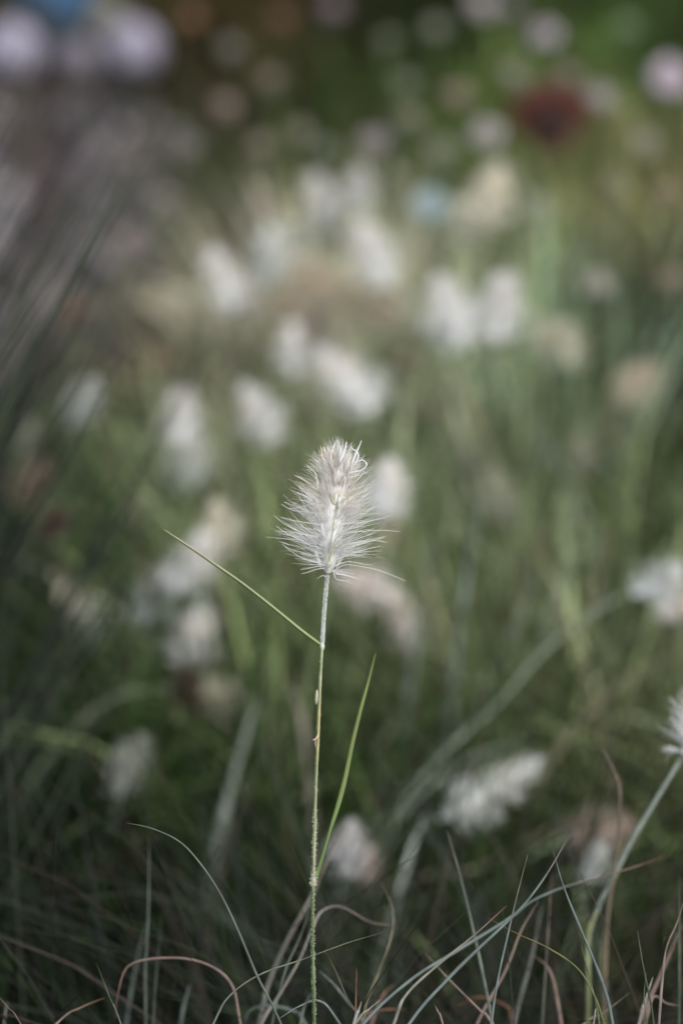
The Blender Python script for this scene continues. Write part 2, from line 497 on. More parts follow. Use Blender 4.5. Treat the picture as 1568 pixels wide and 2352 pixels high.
def add_plume(u, v, size, lean, z, tint, label, D=None, back=None, stemcol=(0.13, 0.17, 0.10), wide=1.0):
    """plume centred at (u, v) of the photo; lean in degrees clockwise from upright; z height above ground"""
    global plume_no
    z = z - 0.10 * min(max((v - 1150) / 400, 0), 1)
    if v < 760 and min(tint) > .5: z += .07
    D = D if D is not None else depth_for_height(v, z)
    a = math.radians(lean)
    tilt = back if back is not None else random.uniform(-0.5, 0.5)
    dirv = unit(RIGHT * math.sin(a) + UP * math.cos(a) + FWD * tilt)
    c = at(u, v, D)
    if v < 760 and min(tint) > .5: size *= 1.14
    Lr = 0.052 * size
    base = c - dirv * Lr * 0.5
    P, root = stem_between(base, dirv, 0.001, None, root_shift=(random.uniform(-.03, .03), random.uniform(-.02, .05)))
    e = tag(link('fountain_grass_stalk', None, loc=root), label, 'grass flower', 'blurred fountain grass plumes behind the sharp one')
    R = np.linspace(0.0013, 0.0009, len(P))[None]
    part('stem', tubes_geo(P[None], R, 5, cols=np.array(stemcol)), M_STEM, e)
    o = link('plume', PLUME_MESH[plume_no % len(PLUME_MESH)], e)
    plume_no += 1
    o.location = Vector(base - root)
    q = Vector(dirv).to_track_quat('Z', 'Y')
    o.rotation_euler = q.to_euler()
    o.scale = (size * wide, size * wide, size)
    o.color = (*tint, 1)
    return e


PLUMES = [
    # u, v, size, lean, height, tint, label
    (738, 465, 0.95, -8, .40, WHITE, 'blurred white plume, left one of the touching pair near the top middle'),
    (822, 440, 0.90, 10, .42, WHITE, 'blurred white plume, right one of the touching pair near the top middle'),
    (1120, 465, 1.15, 18, .42, CREAM, 'broad cream plume right beside the pale blue flower'),
    (1082, 500, 0.95, 40, .40, CREAM, 'shorter cream plume overlapping the lower left of the broad cream one'),
    (858, 592, 1.15, -32, .42, WHITE, 'white plume leaning left below the touching pair near the top'),
    (625, 600, 0.95, 15, .40, GREY, 'pale grey white plume at the right of the brightest upper left plume'),
    (515, 645, 0.95, -15, .42, WHITE, 'bright white plume at the left edge of the upper plume cluster'),
    (740, 655, 1.10, -50, .36, BEIGE, 'beige plume lying between the upper white plumes'),
    (835, 705, 1.20, -55, .36, BEIGE, 'dull beige plume below the left leaning white plume'),
    (1036, 722, 1.15, -18, .42, WHITE, 'white plume, left of the upright pair at right of centre'),
    (1147, 715, 1.05, 5, .42, WHITE, 'rounder white plume, right of the upright pair at right of centre'),
    (1285, 790, 1.15, -28, .42, CREAM, 'cream plume right of the upright pair'),
    (1225, 770, 0.80, 20, .38, DULL, 'dull plume between the upright pair and the cream plume'),
    (665, 810, 0.95, -12, .42, WHITE, 'slim white plume above and left of the sharp flower head'),
    (812, 880, 1.35, -30, .44, WHITE, 'large white plume leaning left just above the sharp flower head'),
    (598, 955, 1.05, -28, .42, WHITE, 'white plume left of the sharp flower head tip'),
    (415, 965, 0.95, -4, .42, WHITE, 'upper of two stacked pale plumes at left of centre'),
    (430, 1075, 1.10, 12, .38, GREY, 'lower of two stacked pale plumes at left of centre'),
    (190, 930, 0.90, 25, .42, GREY, 'white plume among the dark blades at the left'),
    (55, 1005, 0.60, 0, .42, DULL, 'small dim plume near the left edge among dark blades'),
    (893, 1132, .95, 28, .46, WHITE, 'brightest white plume directly behind the right side of the sharp head'),
    (508, 1215, 0.85, -12, .40, CREAM, 'small cream plume above the long thin leaf'),
    (440, 1300, 1.05, 30, .42, WHITE, 'upper white plume crossed by the long thin leaf'),
    (365, 1385, 1.00, 40, .40, GREY, 'grey white plume just below the long thin leaf'),
    (170, 1390, 0.65, -35, .40, CREAM, 'small cream plume at the far left below the middle'),
    (205, 1445, 0.75, -20, .38, GREY, 'grey plume touching the small cream one at the far left'),
    (440, 1475, 1.00, 5, .42, WHITE, 'white plume above the dark red seed head'),
    (510, 1605, 0.85, -60, .40, CREAM, 'cream plume beside the dark red seed head'),
    (430, 1585, 0.72, 5, .44, BROWN, 'narrow dark red seed head between white plumes at the left'),
    (860, 1350, 0.95, -55, .42, PINK, 'pinkish white plume just below right of the sharp head'),
    (925, 1430, 0.95, -15, .40, PINK, 'second pinkish plume below right of the sharp head'),
    (285, 1765, 0.85, 10, .42, (.58, .61, .56), 'lone dim white plume above the arching leaf at lower left'),
    (1118, 1828, 1.45, 64, .44, (.80, .83, .80), 'white plume leaning far right in the lower right', None, 0.0, (0.13, 0.17, 0.10), 0.62),
    (800, 1955, 0.72, 10, .44, (.84, .84, .84), 'white plume right of the main stem near the lower leaf joint'),
    (842, 1985, 0.50, -15, .42, (.80, .66, .60), 'small pink tinged plume behind the white one near the lower leaf joint'),
    (1515, 1348, 0.88, 75, .47, (.80, .83, .83), 'white plume bending over at the right edge'),
    (1552, 1400, 0.60, 60, .44, PINK, 'pinkish plume below the bent white one at the right edge'),
    (1450, 885, 1.00, 35, .40, BEIGE, 'beige plume near the right edge above the middle'),
    (1155, 1150, 0.90, 4, .38, DULL, 'dim grey green plume standing alone right of the sharp head'),
    (1375, 1915, 0.95, 80, .40, (0.50, 0.41, 0.35), 'dry brown pink plume lying flat in the lower right'),
    (1365, 1985, 0.52, 20, .42, GREY, 'small white tuft below the dry brown pink plume'),
    (1330, 1060, 0.80, 10, .36, DULL, 'faint olive plume in the grass right of the sharp head'),
    (350, 850, 1.05, 60, .30, (0.62, 0.45, 0.33), 'tan plume at left where the gravel meets the grass'),
    (170, 720, 0.70, 50, .34, (0.55, 0.36, 0.26), 'small orange brown plume against the gravel at the left'),
    (60, 1115, 0.85, 45, .40, (0.50, 0.36, 0.30), 'brown pink plume at the left edge'),
    (130, 1200, 0.60, 60, .42, (0.16, 0.08, 0.08), 'very dark seed head near the left edge'),
    (650, 700, 0.90, 70, .34, BEIGE, 'beige plume under the two upper left white plumes'),
    (1010, 1540, 0.7, 20, .36, DULL, 'faint dull plume right of the thin upright leaf'),
    (885, 1250, 0.8, 15, .36, (0.50, 0.42, 0.34), 'brownish plume just right of the sharp head base'),
    (660, 1320, 0.6, 10, .34, (0.42, 0.33, 0.28), 'faint brown plume left of the sharp head base'),
    (565, 1530, 0.6, -20, .36, (0.40, 0.22, 0.12), 'rusty brown seed head left of the main stem'),
]
PLUMES += [
    (560, 690, .8, 30, .38, (.74, .72, .66), 'hazy plume low between the two upper left white plumes'),
    (690, 560, .8, -20, .38, (.66, .68, .62), 'hazy pale plume just under the left one of the touching pair'),
    (775, 545, .7, 15, .36, (.60, .60, .54), 'small hazy plume just under the right one of the touching pair'),
    (905, 700, .9, -40, .36, (.66, .62, .52), 'hazy straw plume right of the dull beige one'),
    (700, 745, .9, 50, .34, (.68, .62, .54), 'hazy straw plume above the slim white one'),
    (760, 770, .9, -45, .34, (.70, .66, .58), 'hazy straw plume above the large left leaning one'),
    (560, 800, .8, 35, .34, (.58, .50, .42), 'soft tan plume left of the slim white one'),
    (500, 880, .8, 10, .34, (.60, .56, .46), 'soft tan plume above the two stacked pale ones'),
    (470, 760, .7, 40, .32, (.56, .48, .45), 'soft mauve brown plume under the brightest upper left plume'),
    (720, 930, .8, -30, .36, (.52, .50, .40), 'dull olive plume touching the upper left of the sharp head'),
    (940, 830, .9, -38, .36, (.54, .50, .38), 'dull straw plume right of the large left leaning one'),
    (1010, 950, .8, -30, .36, (.46, .44, .34), 'faint straw plume above right of the brightest one'),
    (1080, 1060, .8, 5, .36, (.42, .44, .36), 'faint grey plume upper left of the lone dim one'),
    (1230, 1050, .8, 8, .36, (.40, .44, .36), 'faint green grey plume upper right of the lone dim one'),
    (1420, 1000, .8, 20, .34, (.48, .42, .34), 'faint tan plume below the beige one near the right edge'),
    (990, 1320, .8, -5, .34, (.46, .44, .38), 'faint grey plume right of the first pinkish one'),
    (1060, 1440, .9, 3, .34, (.48, .46, .40), 'faint upright plume right of the second pinkish one'),
    (320, 1180, .7, 30, .34, (.40, .40, .32), 'faint olive plume left of the tip of the long thin leaf'),
    (300, 1440, .8, 35, .34, (.50, .52, .44), 'faint grey plume right of the small cream pair at the far left'),
    (560, 1400, .7, -15, .34, (.46, .44, .38), 'faint grey plume under the middle of the long thin leaf'),
    (660, 1620, .8, -20, .34, (.42, .38, .32), 'faint tan plume just left of the main stem'),
    (1180, 1350, .8, 8, .34, (.44, .42, .36), 'faint grey tan plume in the middle of the right half'),
    (1300, 600, .8, 12, .36, (.40, .40, .30), 'faint olive plume left of the faint round grey flower'),
    (1200, 640, .8, -8, .36, (.50, .50, .36), 'faint yellowish plume just above the upright pair'),
]
for pl in PLUMES:
    add_plume(*pl)

# ------------------------------------------------------------------ flowers at the back
def daisy_geo(n_pet, rad, seed, layers=3):
    r = np.random.default_rng(seed)
    P, W, S, C = [], [], [], []
    t = np.linspace(0, 1, 5)
    for la in range(layers):
        for i in range(n_pet):
            a = 2 * math.pi * (i + 0.5 * la) / n_pet + r.normal(0, .08)
            L = rad * (1 - 0.25 * la) * r.uniform(.85, 1.1)
            el = 0.1 + 0.4 * la + r.normal(0, .12)
            h = np.array([math.cos(a), math.sin(a), 0])
            p = h[None] * (t * L * math.cos(el))[:, None] + np.array([0, 0, 1])[None] * (t * L * math.sin(el) - 0.25 * L * t ** 2)[:, None]
            P.append(p); W.append(rad * 0.26 * np.sin(np.clip(t * 0.8 + 0.15, 0, 1) * math.pi) + 1e-4)
            S.append(np.array([-h[1], h[0], 0])); C.append(np.full(3, 0.75) * r.uniform(.85, 1.1))
    g1 = ribbons_geo(np.array(P), np.array(W), np.array(S), np.array(C))
    return g1


def dome_geo(rad, col, h=0.6, S=7, K=12):
    z = np.linspace(0, 1, S)
    P = np.stack([z * 0, z * 0, z * rad * h], 1)[None]
    return tubes_geo(P, (rad * np.sqrt(np.clip(1 - z ** 2, 0.0004, 1)))[None], K, ref=(1, 0, 0), cols=np.array(col))


FLOWER_MESH = [make_mesh('petals', daisy_geo(11, 0.021, 30 + i), M_PETAL) for i in range(3)]
CENTRE_MESH = make_mesh('centre', dome_geo(0.006, (0.35, 0.30, 0.16)), M_PETAL)
DARK_CENTRE = make_mesh('centre', dome_geo(0.026, (0.022, 0.012, 0.009), 0.9), M_PETAL)
LILAC = (0.78, 0.66, 0.76)
FLOWERS = [
    (1250, 75, 1.0, .42, LILAC, 'pale lilac flower at the top right, above the dark red one'),
    (1535, 175, 1.25, .45, LILAC, 'large pale lilac flower cut by the right edge near the top'),
    (1372, 222, 0.9, .40, (0.55, 0.50, 0.52), 'dim grey pink flower right of the dark red one'),
    (1118, 303, 0.95, .40, (0.72, 0.66, 0.66), 'grey pink flower left of the dark red one'),
    (1105, 5, 1.0, .42, (0.68, 0.58, 0.62), 'pink flower cut by the top edge at right of centre'),
    (858, 320, 0.8, .40, (0.40, 0.34, 0.38), 'dim mauve flower above the touching white pair'),
    (1055, 215, 0.8, .38, (0.48, 0.34, 0.32), 'dull pink flower between the mauve and grey pink ones'),
    (1478, 325, 0.85, .38, (0.42, 0.40, 0.30), 'faint olive flower head near the right edge below the lilac one'),
    (1370, 650, 0.75, .36, (0.50, 0.48, 0.42), 'faint round grey flower right of the upright white pair'),
    (985, 465, 0.95, .40, (0.50, 0.66, 0.72), 'pale blue flower beside the broad cream plume'),
    (1232, 475, 0.8, .36, (0.38, 0.40, 0.32), 'dull green grey flower right of the broad cream plume'),
    (765, 15, 0.8, .42, (0.34, 0.26, 0.32), 'dark mauve flower at the top edge above the middle'),
    (690, 300, 0.7, .36, (0.36, 0.33, 0.24), 'faint tan flower left of the dim mauve one'),
    (745, 340, 0.7, .34, (0.30, 0.35, 0.27), 'faint green flower head below the faint tan one'),
    (1170, 15, 0.7, .40, (0.45, 0.42, 0.45), 'dim grey flower at the top edge beside the pink one'),
    (530, 110, .8, .40, (0.24, 0.24, 0.20), 'dim grey green flower at the top left of the dark hollow'),
    (520, 240, 0.8, .36, (0.40, 0.30, 0.27), 'dull brown pink flower below the dim grey green one'),
    (930, 190, 0.7, .36, (0.28, 0.33, 0.24), 'faint green flower head in the dark hollow at top middle'),
]
FLOWERS += [
    (1000, 60, .8, .42, (.34, .36, .28), 'faint grey green flower in the dark hollow, right of its middle'),
    (890, 90, .7, .40, (.26, .30, .20), 'very dim green flower in the dark hollow'),
    (940, 270, .8, .38, (.36, .36, .28), 'faint grey flower right of the dim mauve one'),
    (1010, 340, .8, .38, (.38, .40, .30), 'faint green grey flower above the pale blue one'),
    (1180, 170, .8, .40, (.36, .34, .28), 'faint brownish flower above the dark red one'),
    (1300, 170, .7, .40, (.36, .27, .25), 'dim pinkish flower just above the dark red one'),
    (1440, 60, .8, .42, (.24, .32, .18), 'dim green flower head between the two lilac ones'),
    (1410, 420, .7, .38, (.34, .34, .22), 'faint olive flower head under the other faint olive one'),
    (1530, 440, .7, .38, (.38, .30, .20), 'faint tan flower at the right edge'),
    (1545, 640, .7, .36, (.34, .27, .22), 'faint brown flower at the right edge level with the round grey one'),
    (620, 180, .8, .38, (.36, .30, .24), 'faint tan flower at the left rim of the dark hollow'),
    (600, 330, .7, .36, (.34, .31, .24), 'faint brown flower left of the faint tan one'),
    (430, 330, .8, .34, (.34, .30, .30), 'dull mauve flower over the gravel'),
    (600, 470, .7, .34, (.44, .36, .32), 'faint pinkish flower left of the touching white pair'),
    (440, 40, .8, .38, (.30, .14, .09), 'dim rust red flower at the top edge right of the lilac clusters'),
    (650, 40, .8, .38, (.24, .11, .08), 'dark rust red flower at the top edge above the hollow'),
    (900, 400, .6, .38, (.30, .33, .24), 'faint green flower just right of the touching white pair'),
    (300, 555, 1.1, .30, (.34, .28, .28), 'soft mauve pink flower head against the gravel'),
    (230, 330, .8, .30, (.36, .32, .33), 'dull mauve flower head against the gravel at the upper left'),
]
for i, (u, v, s, z, tint, label) in enumerate(FLOWERS):
    D = depth_for_height(v, z + .07)
    s *= 1.12; tint = tuple(min(x * .72, .9) for x in tint)
    c = at(u, v, D)
    P, root = stem_between(c, (random.uniform(-.15, .15), random.uniform(-.15, .1), 1), .001, None)
    e = tag(link('garden_flower', None, loc=root), label, 'flower', 'blurred round flowers in the far bed')
    part('stem', tubes_geo(P[None], np.linspace(.0016, .0011, len(P))[None], 5, cols=np.array((.06, .09, .04))), M_STEM, e)
    for nm, me in (('petals', FLOWER_MESH[i % 3]), ('centre', CENTRE_MESH)):
        o = link(nm, me, e, Vector(c - root) + Vector((0, 0, 0.002 if nm == 'centre' else 0)))
        o.rotation_mode = 'ZYX'
        o.rotation_euler = (0.65 + random.uniform(-.2, .2), random.uniform(-.2, .2), random.uniform(0, 3)) if nm == 'petals' else (0.5, 0, 0)
        o.scale = (s, s, s); o.color = (*tint, 1) if nm == 'petals' else (1, 1, 1, 1)

# dark red flower
D = depth_for_height(262, .52); c = at(1262, 255, D)
P, root = stem_between(c, (.05, -.1, 1), .001, None)
e = tag(link('red_flower', None, loc=root), 'dark red flower with a blackish centre at the upper right', 'flower')
part('stem', tubes_geo(P[None], np.linspace(.0025, .0018, len(P))[None], 6, cols=np.array((.05, .07, .03))), M_STEM, e)
o = link('petals', make_mesh('petals', daisy_geo(14, 0.056, 77, 3), M_PETAL), e, Vector(c - root)); o.color = (0.085, 0.022, 0.012, 1)
o.rotation_euler = (0.6, 0, 0)
o = link('centre', DARK_CENTRE, e, Vector(c - root) + Vector((0, -0.012, -0.018))); o.rotation_euler = (0.9, 0, 0)

# pale flower clusters at the far side of the path, and a blue pot behind them
CLUSTERS = [(25, 118, 1.15, 'rounded pale lilac flower cluster at the left edge near the top'),
            (175, 140, 0.85, 'smaller dull lilac flower cluster between the two brighter ones'),
            (305, 115, 1.15, 'rounded pale lilac flower cluster right of the smaller dull one'),
            (240, 45, 0.9, 'grey green flower cluster just under the blue pot')]
for i, (u, v, s, label) in enumerate(CLUSTERS):
    D = 4.6 + 0.1 * i; c = at(u, v, D)
    root = np.array([c[0], c[1] + .03, 0])
    e = tag(link('flower_cluster', None, loc=root), label, 'flower cluster', 'pale flower clusters beyond the gravel')
    P = smooth_path([root, [c[0] + .01, c[1], c[2] * .5], c], 8)
    part('stem', tubes_geo(P[None], np.full((1, 8), .004), 6, cols=np.array((.06, .08, .04))), M_STEM, e)
    base = FLOWER_MESH[i % 3]
    for k in range(22):
        ph = k * 2.4; el = math.asin(1 - 1.6 * (k + .5) / 22)
        d = Vector((math.cos(ph) * math.cos(el), math.sin(ph) * math.cos(el), math.sin(el)))
        o = link('floret', FLOWER_MESH[k % 3], e, Vector(c - root) + d * 0.047 * s)
        o.rotation_euler = d.to_track_quat('Z', 'Y').to_euler(); o.scale = (.9 * s,) * 3
        o.color = (0.66, 0.62, 0.74, 1) if i in (0, 2) else ((0.42, .38, .43, 1) if i == 1 else (0.42, .42, .36, 1))

# blue pot: lathe
def lathe(prof, K=32):
    n = len(prof); a = np.linspace(0, 2 * math.pi, K, endpoint=False)
    V = np.array([[r * math.cos(t), r * math.sin(t), z] for r, z in prof for t in a])
    F = np.array([(i * K + k, i * K + (k + 1) % K, (i + 1) * K + (k + 1) % K, (i + 1) * K + k) for i in range(n - 1) for k in range(K)])
    return V, F


c = at(120, 0, 5.6)
root = np.array([c[0], c[1], 0.0])
e = tag(link('blue_pot', None, loc=root), 'bright blue pot cut by the top left corner', 'pot')
h = 0.34
V, F = lathe([(0.001, 0.0), (0.065, 0.0), (0.07, 0.01), (0.10, h - .05), (0.09, h - .05), (.06, .02), (.001, .02)])
C = np.tile(np.array([[0.012, 0.10, 0.24]]), (len(V), 1))
part('bowl', (V + root, F, C), M_STEM, e)
V, F = lathe([(0.09, h - .052), (0.108, h - .052), (0.112, h - .03), (0.108, h), (0.10, h), (.09, h - .01), (0.09, h - .052)])
part('rim', (V + root, F, np.tile(np.array([[0.02, 0.13, 0.30]]), (len(V), 1))), M_STEM, e)
V, F = lathe([(0.001, h - .06), (0.091, h - .06)])
part('potting_soil', (V + root, F, np.tile(np.array([[0.03, 0.022, 0.016]]), (len(V), 1))), M_STONE, e)

# ------------------------------------------------------------------ drawn blades
def blade_from_path(pts, width, c0, c1, root, mat=M_BLADE, name='blade', tip_len=0.2, n=None, base_w=0.9, thin=1.0, lum=1.0):
    """flattened solid blade through world points, root first, coloured from c0 to c1"""
    n = n or max(16, len(pts) * 5)
    P = smooth_path(pts, n)
    t = np.linspace(0, 1, n)
    W = 0.5 * width * thin * np.interp(t, [0, .3, .6, .85, 1], [base_w, 1, .85, .5, .12])
    c0, c1 = np.array(c0) * lum, np.array(c1) * lum
    k = np.clip((t - (1 - tip_len)) / tip_len, 0, 1)[:, None] ** 1.3
    W = W * (1 + .10 * np.sin(t * 23 + random.uniform(0, 6)) + .06 * np.sin(t * 61 + random.uniform(0, 6)))
    C = ((c0 * (1 - k) + c1 * k) * np.clip(1 + rng.normal(0, .16, (n, 1)), .4, 1.5))[None]
    geo = tubes_geo(P[None], W[None], 6, ref=tuple(FWD + np.array([.25, 0, .1])), flat=0.35, cols=C)
    return part(name, geo, mat, root)


def pic(points, D0, D1):
    """points listed from tip to lower end; returned lower end first with depth going D0 (low) to D1 (tip)"""
    pts = points[::-1]
    m = len(pts)
    return [at(u, v, D0 + (D1 - D0) * i / max(m - 1, 1)) for i, (u, v) in enumerate(pts)]


def down_to(root, path):
    """hidden lower part: carries on in the blade's own direction below the picture, then turns into the ground"""
    p0, d = path[0], unit(path[0] - path[1])
    r = np.array([root[0] + random.uniform(-.03, .03), root[1] + random.uniform(-.03, .03), 0.0])
    d = unit(d + np.array([0, 0, -0.35]))
    q = p0 + d * 0.06
    q2 = q + unit(d + np.array([0, 0, -1.2])) * 0.10
    g = q2 + (r - q2) * 0.6; g[2] = q2[2] * 0.4
    return [np.array([g[0] * .5 + r[0] * .5, g[1] * .5 + r[1] * .5, 0.0]), g, q2, q]


GREENGREY = (0.17, 0.20, 0.155); BLUEGREY = (0.19, 0.235, 0.215); OLIVE = (0.17, 0.19, 0.08); GREEN = (0.12, 0.165, 0.07)
TANC = (0.34, 0.29, 0.22); RUST = (0.26, 0.13, 0.08); PINKBR = (0.28, 0.20, 0.17); STRAW = (0.27, 0.24, 0.15); DARKG = (0.07, 0.095, 0.06)

CL_LEFT = dict(root=(-0.12, 1.10), label='sparse grass clump at the lower left with one long arching leaf and a brown hoop', blades=[
    ([(290, 1890), (350, 1903), (415, 1935), (465, 1990), (510, 2060), (550, 2145), (592, 2245), (645, 2352)], 1.20, 1.19, 8, GREENGREY, RUST, 0.05, 'long arching grey green leaf with a brown tip'),
    ([(343, 1920), (341, 2100), (334, 2230), (335, 2352)], 1.30, 1.33, 10, DARKG, GREENGREY, .7, None),
    ([(372, 2100), (360, 2230), (352, 2352)], 1.30, 1.33, 8, DARKG, DARKG, .3, None),
    ([(336, 2120), (312, 2220), (290, 2352)], 1.36, 1.38, 16, (.10, .13, .11), (.10, .13, .10), .3, None),
    ([(265, 2340), (272, 2280), (300, 2215), (400, 2200), (480, 2217), (532, 2262), (552, 2352)], 1.25, 1.27, 9, PINKBR, RUST, .25, 'brown leaf bent into a hoop'),
    ([(222, 2212), (250, 2285), (278, 2352)], 1.22, 1.24, 7, GREENGREY, GREEN, .3, None),
    ([(240, 2292), (185, 2315), (130, 2352)], 1.24, 1.26, 8, PINKBR, RUST, .3, None),
    ([(-10, 2280), (20, 2315), (48, 2352)], 1.2, 1.22, 6, PINKBR, PINKBR, .3, None),
    ([(18, 2300), (10, 2352)], 1.3, 1.3, 9, (.2, .19, .17), TANC, .3, None),
    ([(438, 2258), (425, 2300), (415, 2352)], 1.33, 1.34, 16, (.12, .15, .13), (.12, .15, .13), .3, None),
])
CL_MID = dict(root=(-0.01, 1.13), label='tangled grass clump at the foot of the main stem', blades=[
    ([(885, 2140), (800, 2165), (700, 2202), (600, 2237), (530, 2285), (490, 2352)], 1.20, 1.21, 6, GREENGREY, OLIVE, .4, 'thin leaf crossing the main stem near the bottom'),
    ([(790, 1905), (750, 1980), (712, 2065), (665, 2150), (620, 2250), (600, 2330)], 1.33, 1.36, 13, (.20, .20, .17), TANC, .5, None),
    ([(905, 2125), (850, 2118), (784, 2083), (740, 2092), (718, 2130), (685, 2210), (632, 2300), (600, 2352)], 1.26, 1.30, 11, (.22, .21, .17), PINKBR, .4, None),
    ([(715, 2075), (690, 2150), (655, 2230), (625, 2352)], 1.27, 1.28, 7, GREENGREY, GREENGREY, .3, None),
    ([(876, 2028), (901, 2088), (899, 2150), (869, 2233), (842, 2300), (835, 2352)], 1.27, 1.28, 7, STRAW, TANC, .3, None),
    ([(819, 2223), (817, 2290), (816, 2352)], 1.22, 1.22, 8, RUST, RUST, .3, 'short rusty upright leaf right of the main stem'),
    ([(744, 2180), (770, 2230), (800, 2300), (830, 2352)], 1.24, 1.22, 8, (.22, .21, .18), RUST, .3, None),
    ([(640, 2340), (690, 2310), (735, 2300), (780, 2352)], 1.20, 1.20, 10, BLUEGREY, BLUEGREY, .3, None),
    ([(733, 2230), (765, 2260), (805, 2310), (835, 2352)], 1.26, 1.28, 13, BLUEGREY, (.3, .3, .27), .3, None),
    ([(875, 2295), (845, 2320), (815, 2352)], 1.19, 1.19, 10, (.3, .31, .25), (.3, .3, .22), .3, None),
    ([(830, 2300), (822, 2325), (812, 2352)], 1.18, 1.18, 14, (.38, .37, .34), TANC, .3, None),
    ([(560, 2352), (575, 2320), (620, 2310), (680, 2325), (700, 2352)], 1.30, 1.30, 12, BLUEGREY, BLUEGREY, .3, None),
    ([(905, 2260), (880, 2285), (852, 2352)], 1.32, 1.32, 16, PINKBR, RUST, .4, None),
    ([(716, 2280), (700, 2310), (690, 2352)], 1.28, 1.29, 10, GREENGREY, GREENGREY, .3, None),
])
CL_RIGHT = dict(root=(0.13, 1.12), label='large grass clump at the lower right with crossing blue grey leaves', blades=[
    ([(1026, 1908), (1054, 2003), (1084, 2128), (1109, 2243), (1129, 2352)], 1.25, 1.28, 12, GREENGREY, (.22, .22, .18), .2, None),
    ([(1211, 1963), (1184, 2068), (1164, 2153), (1144, 2243), (1127, 2352)], 1.20, 1.20, 8, BLUEGREY, STRAW, .25, None),
    ([(1306, 1918), (1264, 1993), (1219, 2058), (1174, 2108), (1094, 2183), (1024, 2253), (939, 2352)], 1.20, 1.20, 11, BLUEGREY, STRAW, .22, 'long blue grey leaf running diagonally with a straw tip'),
    ([(1162, 2081), (1094, 2143), (1009, 2213), (934, 2283), (904, 2352)], 1.21, 1.22, 11, (.27, .27, .21), (.32, .17, .11), .25, 'tan leaf with an orange brown tip'),
    ([(1269, 1953), (1294, 2038), (1334, 2138), (1364, 2208), (1389, 2278), (1406, 2352)], 1.22, 1.22, 11, BLUEGREY, (.2, .22, .19), .3, None),
    ([(1119, 2108), (1184, 2143), (1259, 2178), (1324, 2223), (1359, 2278), (1386, 2352)], 1.20, 1.20, 7, OLIVE, (.30, .18, .08), .35, 'thin yellow green leaf arching across the clump'),
    ([(1540, 1963), (1434, 1998), (1309, 2033), (1224, 2068), (1164, 2113), (1034, 2193), (944, 2250), (834, 2352)], 1.22, 1.30, 11, (.15, .19, .17), RUST, .25, None),
    ([(1463, 2138), (1474, 2208), (1489, 2283), (1500, 2352)], 1.21, 1.22, 8, DARKG, GREENGREY, .3, None),
    ([(1572, 2060), (1554, 2118), (1529, 2178), (1519, 2258), (1512, 2352)], 1.19, 1.18, 9, (.33, .26, .22), PINKBR, .4, 'pinkish dry leaf at the right edge'),
    ([(1559, 2013), (1559, 2180), (1558, 2352)], 1.27, 1.28, 13, (.09, .12, .08), (.13, .13, .09), .3, None),
    ([(1266, 2008), (1256, 2168), (1244, 2352)], 1.30, 1.31, 10, DARKG, PINKBR, .4, None),
    ([(1244, 2078), (1219, 2203), (1179, 2352)], 1.33, 1.35, 18, (.16, .17, .14), (.14, .15, .12), .3, None),
    ([(1236, 2070), (1195, 2140), (1160, 2230), (1095, 2352)], 1.27, 1.28, 10, PINKBR, TANC, .3, None),
    ([(1224, 2193), (1264, 2235), (1288, 2352)], 1.30, 1.31, 13, PINKBR, PINKBR, .3, None),
    ([(974, 2188), (1034, 2253), (1104, 2323), (1130, 2352)], 1.24, 1.25, 10, PINKBR, TANC, .3, None),
    ([(1334, 2173), (1346, 2220), (1364, 2290), (1375, 2352)], 1.21, 1.21, 7, GREEN, STRAW, .3, None),
    ([(998, 2308), (1008, 2330), (1016, 2352)], 1.19, 1.19, 9, PINKBR, TANC, .3, None),
    ([(1445, 2280), (1380, 2330), (1340, 2352)], 1.25, 1.25, 7, STRAW, STRAW, .3, None),
    ([(1382, 1718), (1402, 1756), (1421, 1803), (1422, 1870), (1418, 1960), (1395, 2100), (1385, 2352)], 1.34, 1.32, 11, (.20, .16, .11), (.40, .33, .28), .5, 'dry pinkish leaf standing up with a bent tip'),
    ([(1483, 2235), (1478, 2290), (1484, 2352)], 1.19, 1.19, 6, GREEN, GREEN, .3, None),
    ([(1395, 2100), (1380, 2200), (1388, 2352)], 1.38, 1.38, 16, OLIVE, OLIVE, .3, None),
    ([(1568, 2120), (1520, 2230), (1468, 2352)], 1.30, 1.30, 14, PINKBR, PINKBR, .3, None),
    ([(1368, 2315), (1362, 2352)], 1.2, 1.2, 10, (.36, .31, .28), TANC, .3, None),
    ([(1498, 2245), (1480, 2300), (1466, 2352)], 1.24, 1.24, 16, (.30, .26, .24), (.42, .38, .35), .4, None),
    ([(1050, 2310), (1100, 2290), (1160, 2310), (1180, 2352)], 1.33, 1.33, 8, RUST, RUST, .3, None),
    ([(1560, 2310), (1530, 2305), (1500, 2290), (1480, 2352)], 1.27, 1.27, 10, PINKBR, PINKBR, .3, None),
    ([(930, 2320), (900, 2318), (850, 2325), (820, 2352)], 1.30, 1.30, 9, RUST, RUST, .3, None),
])
UNIT = TAN / 2352
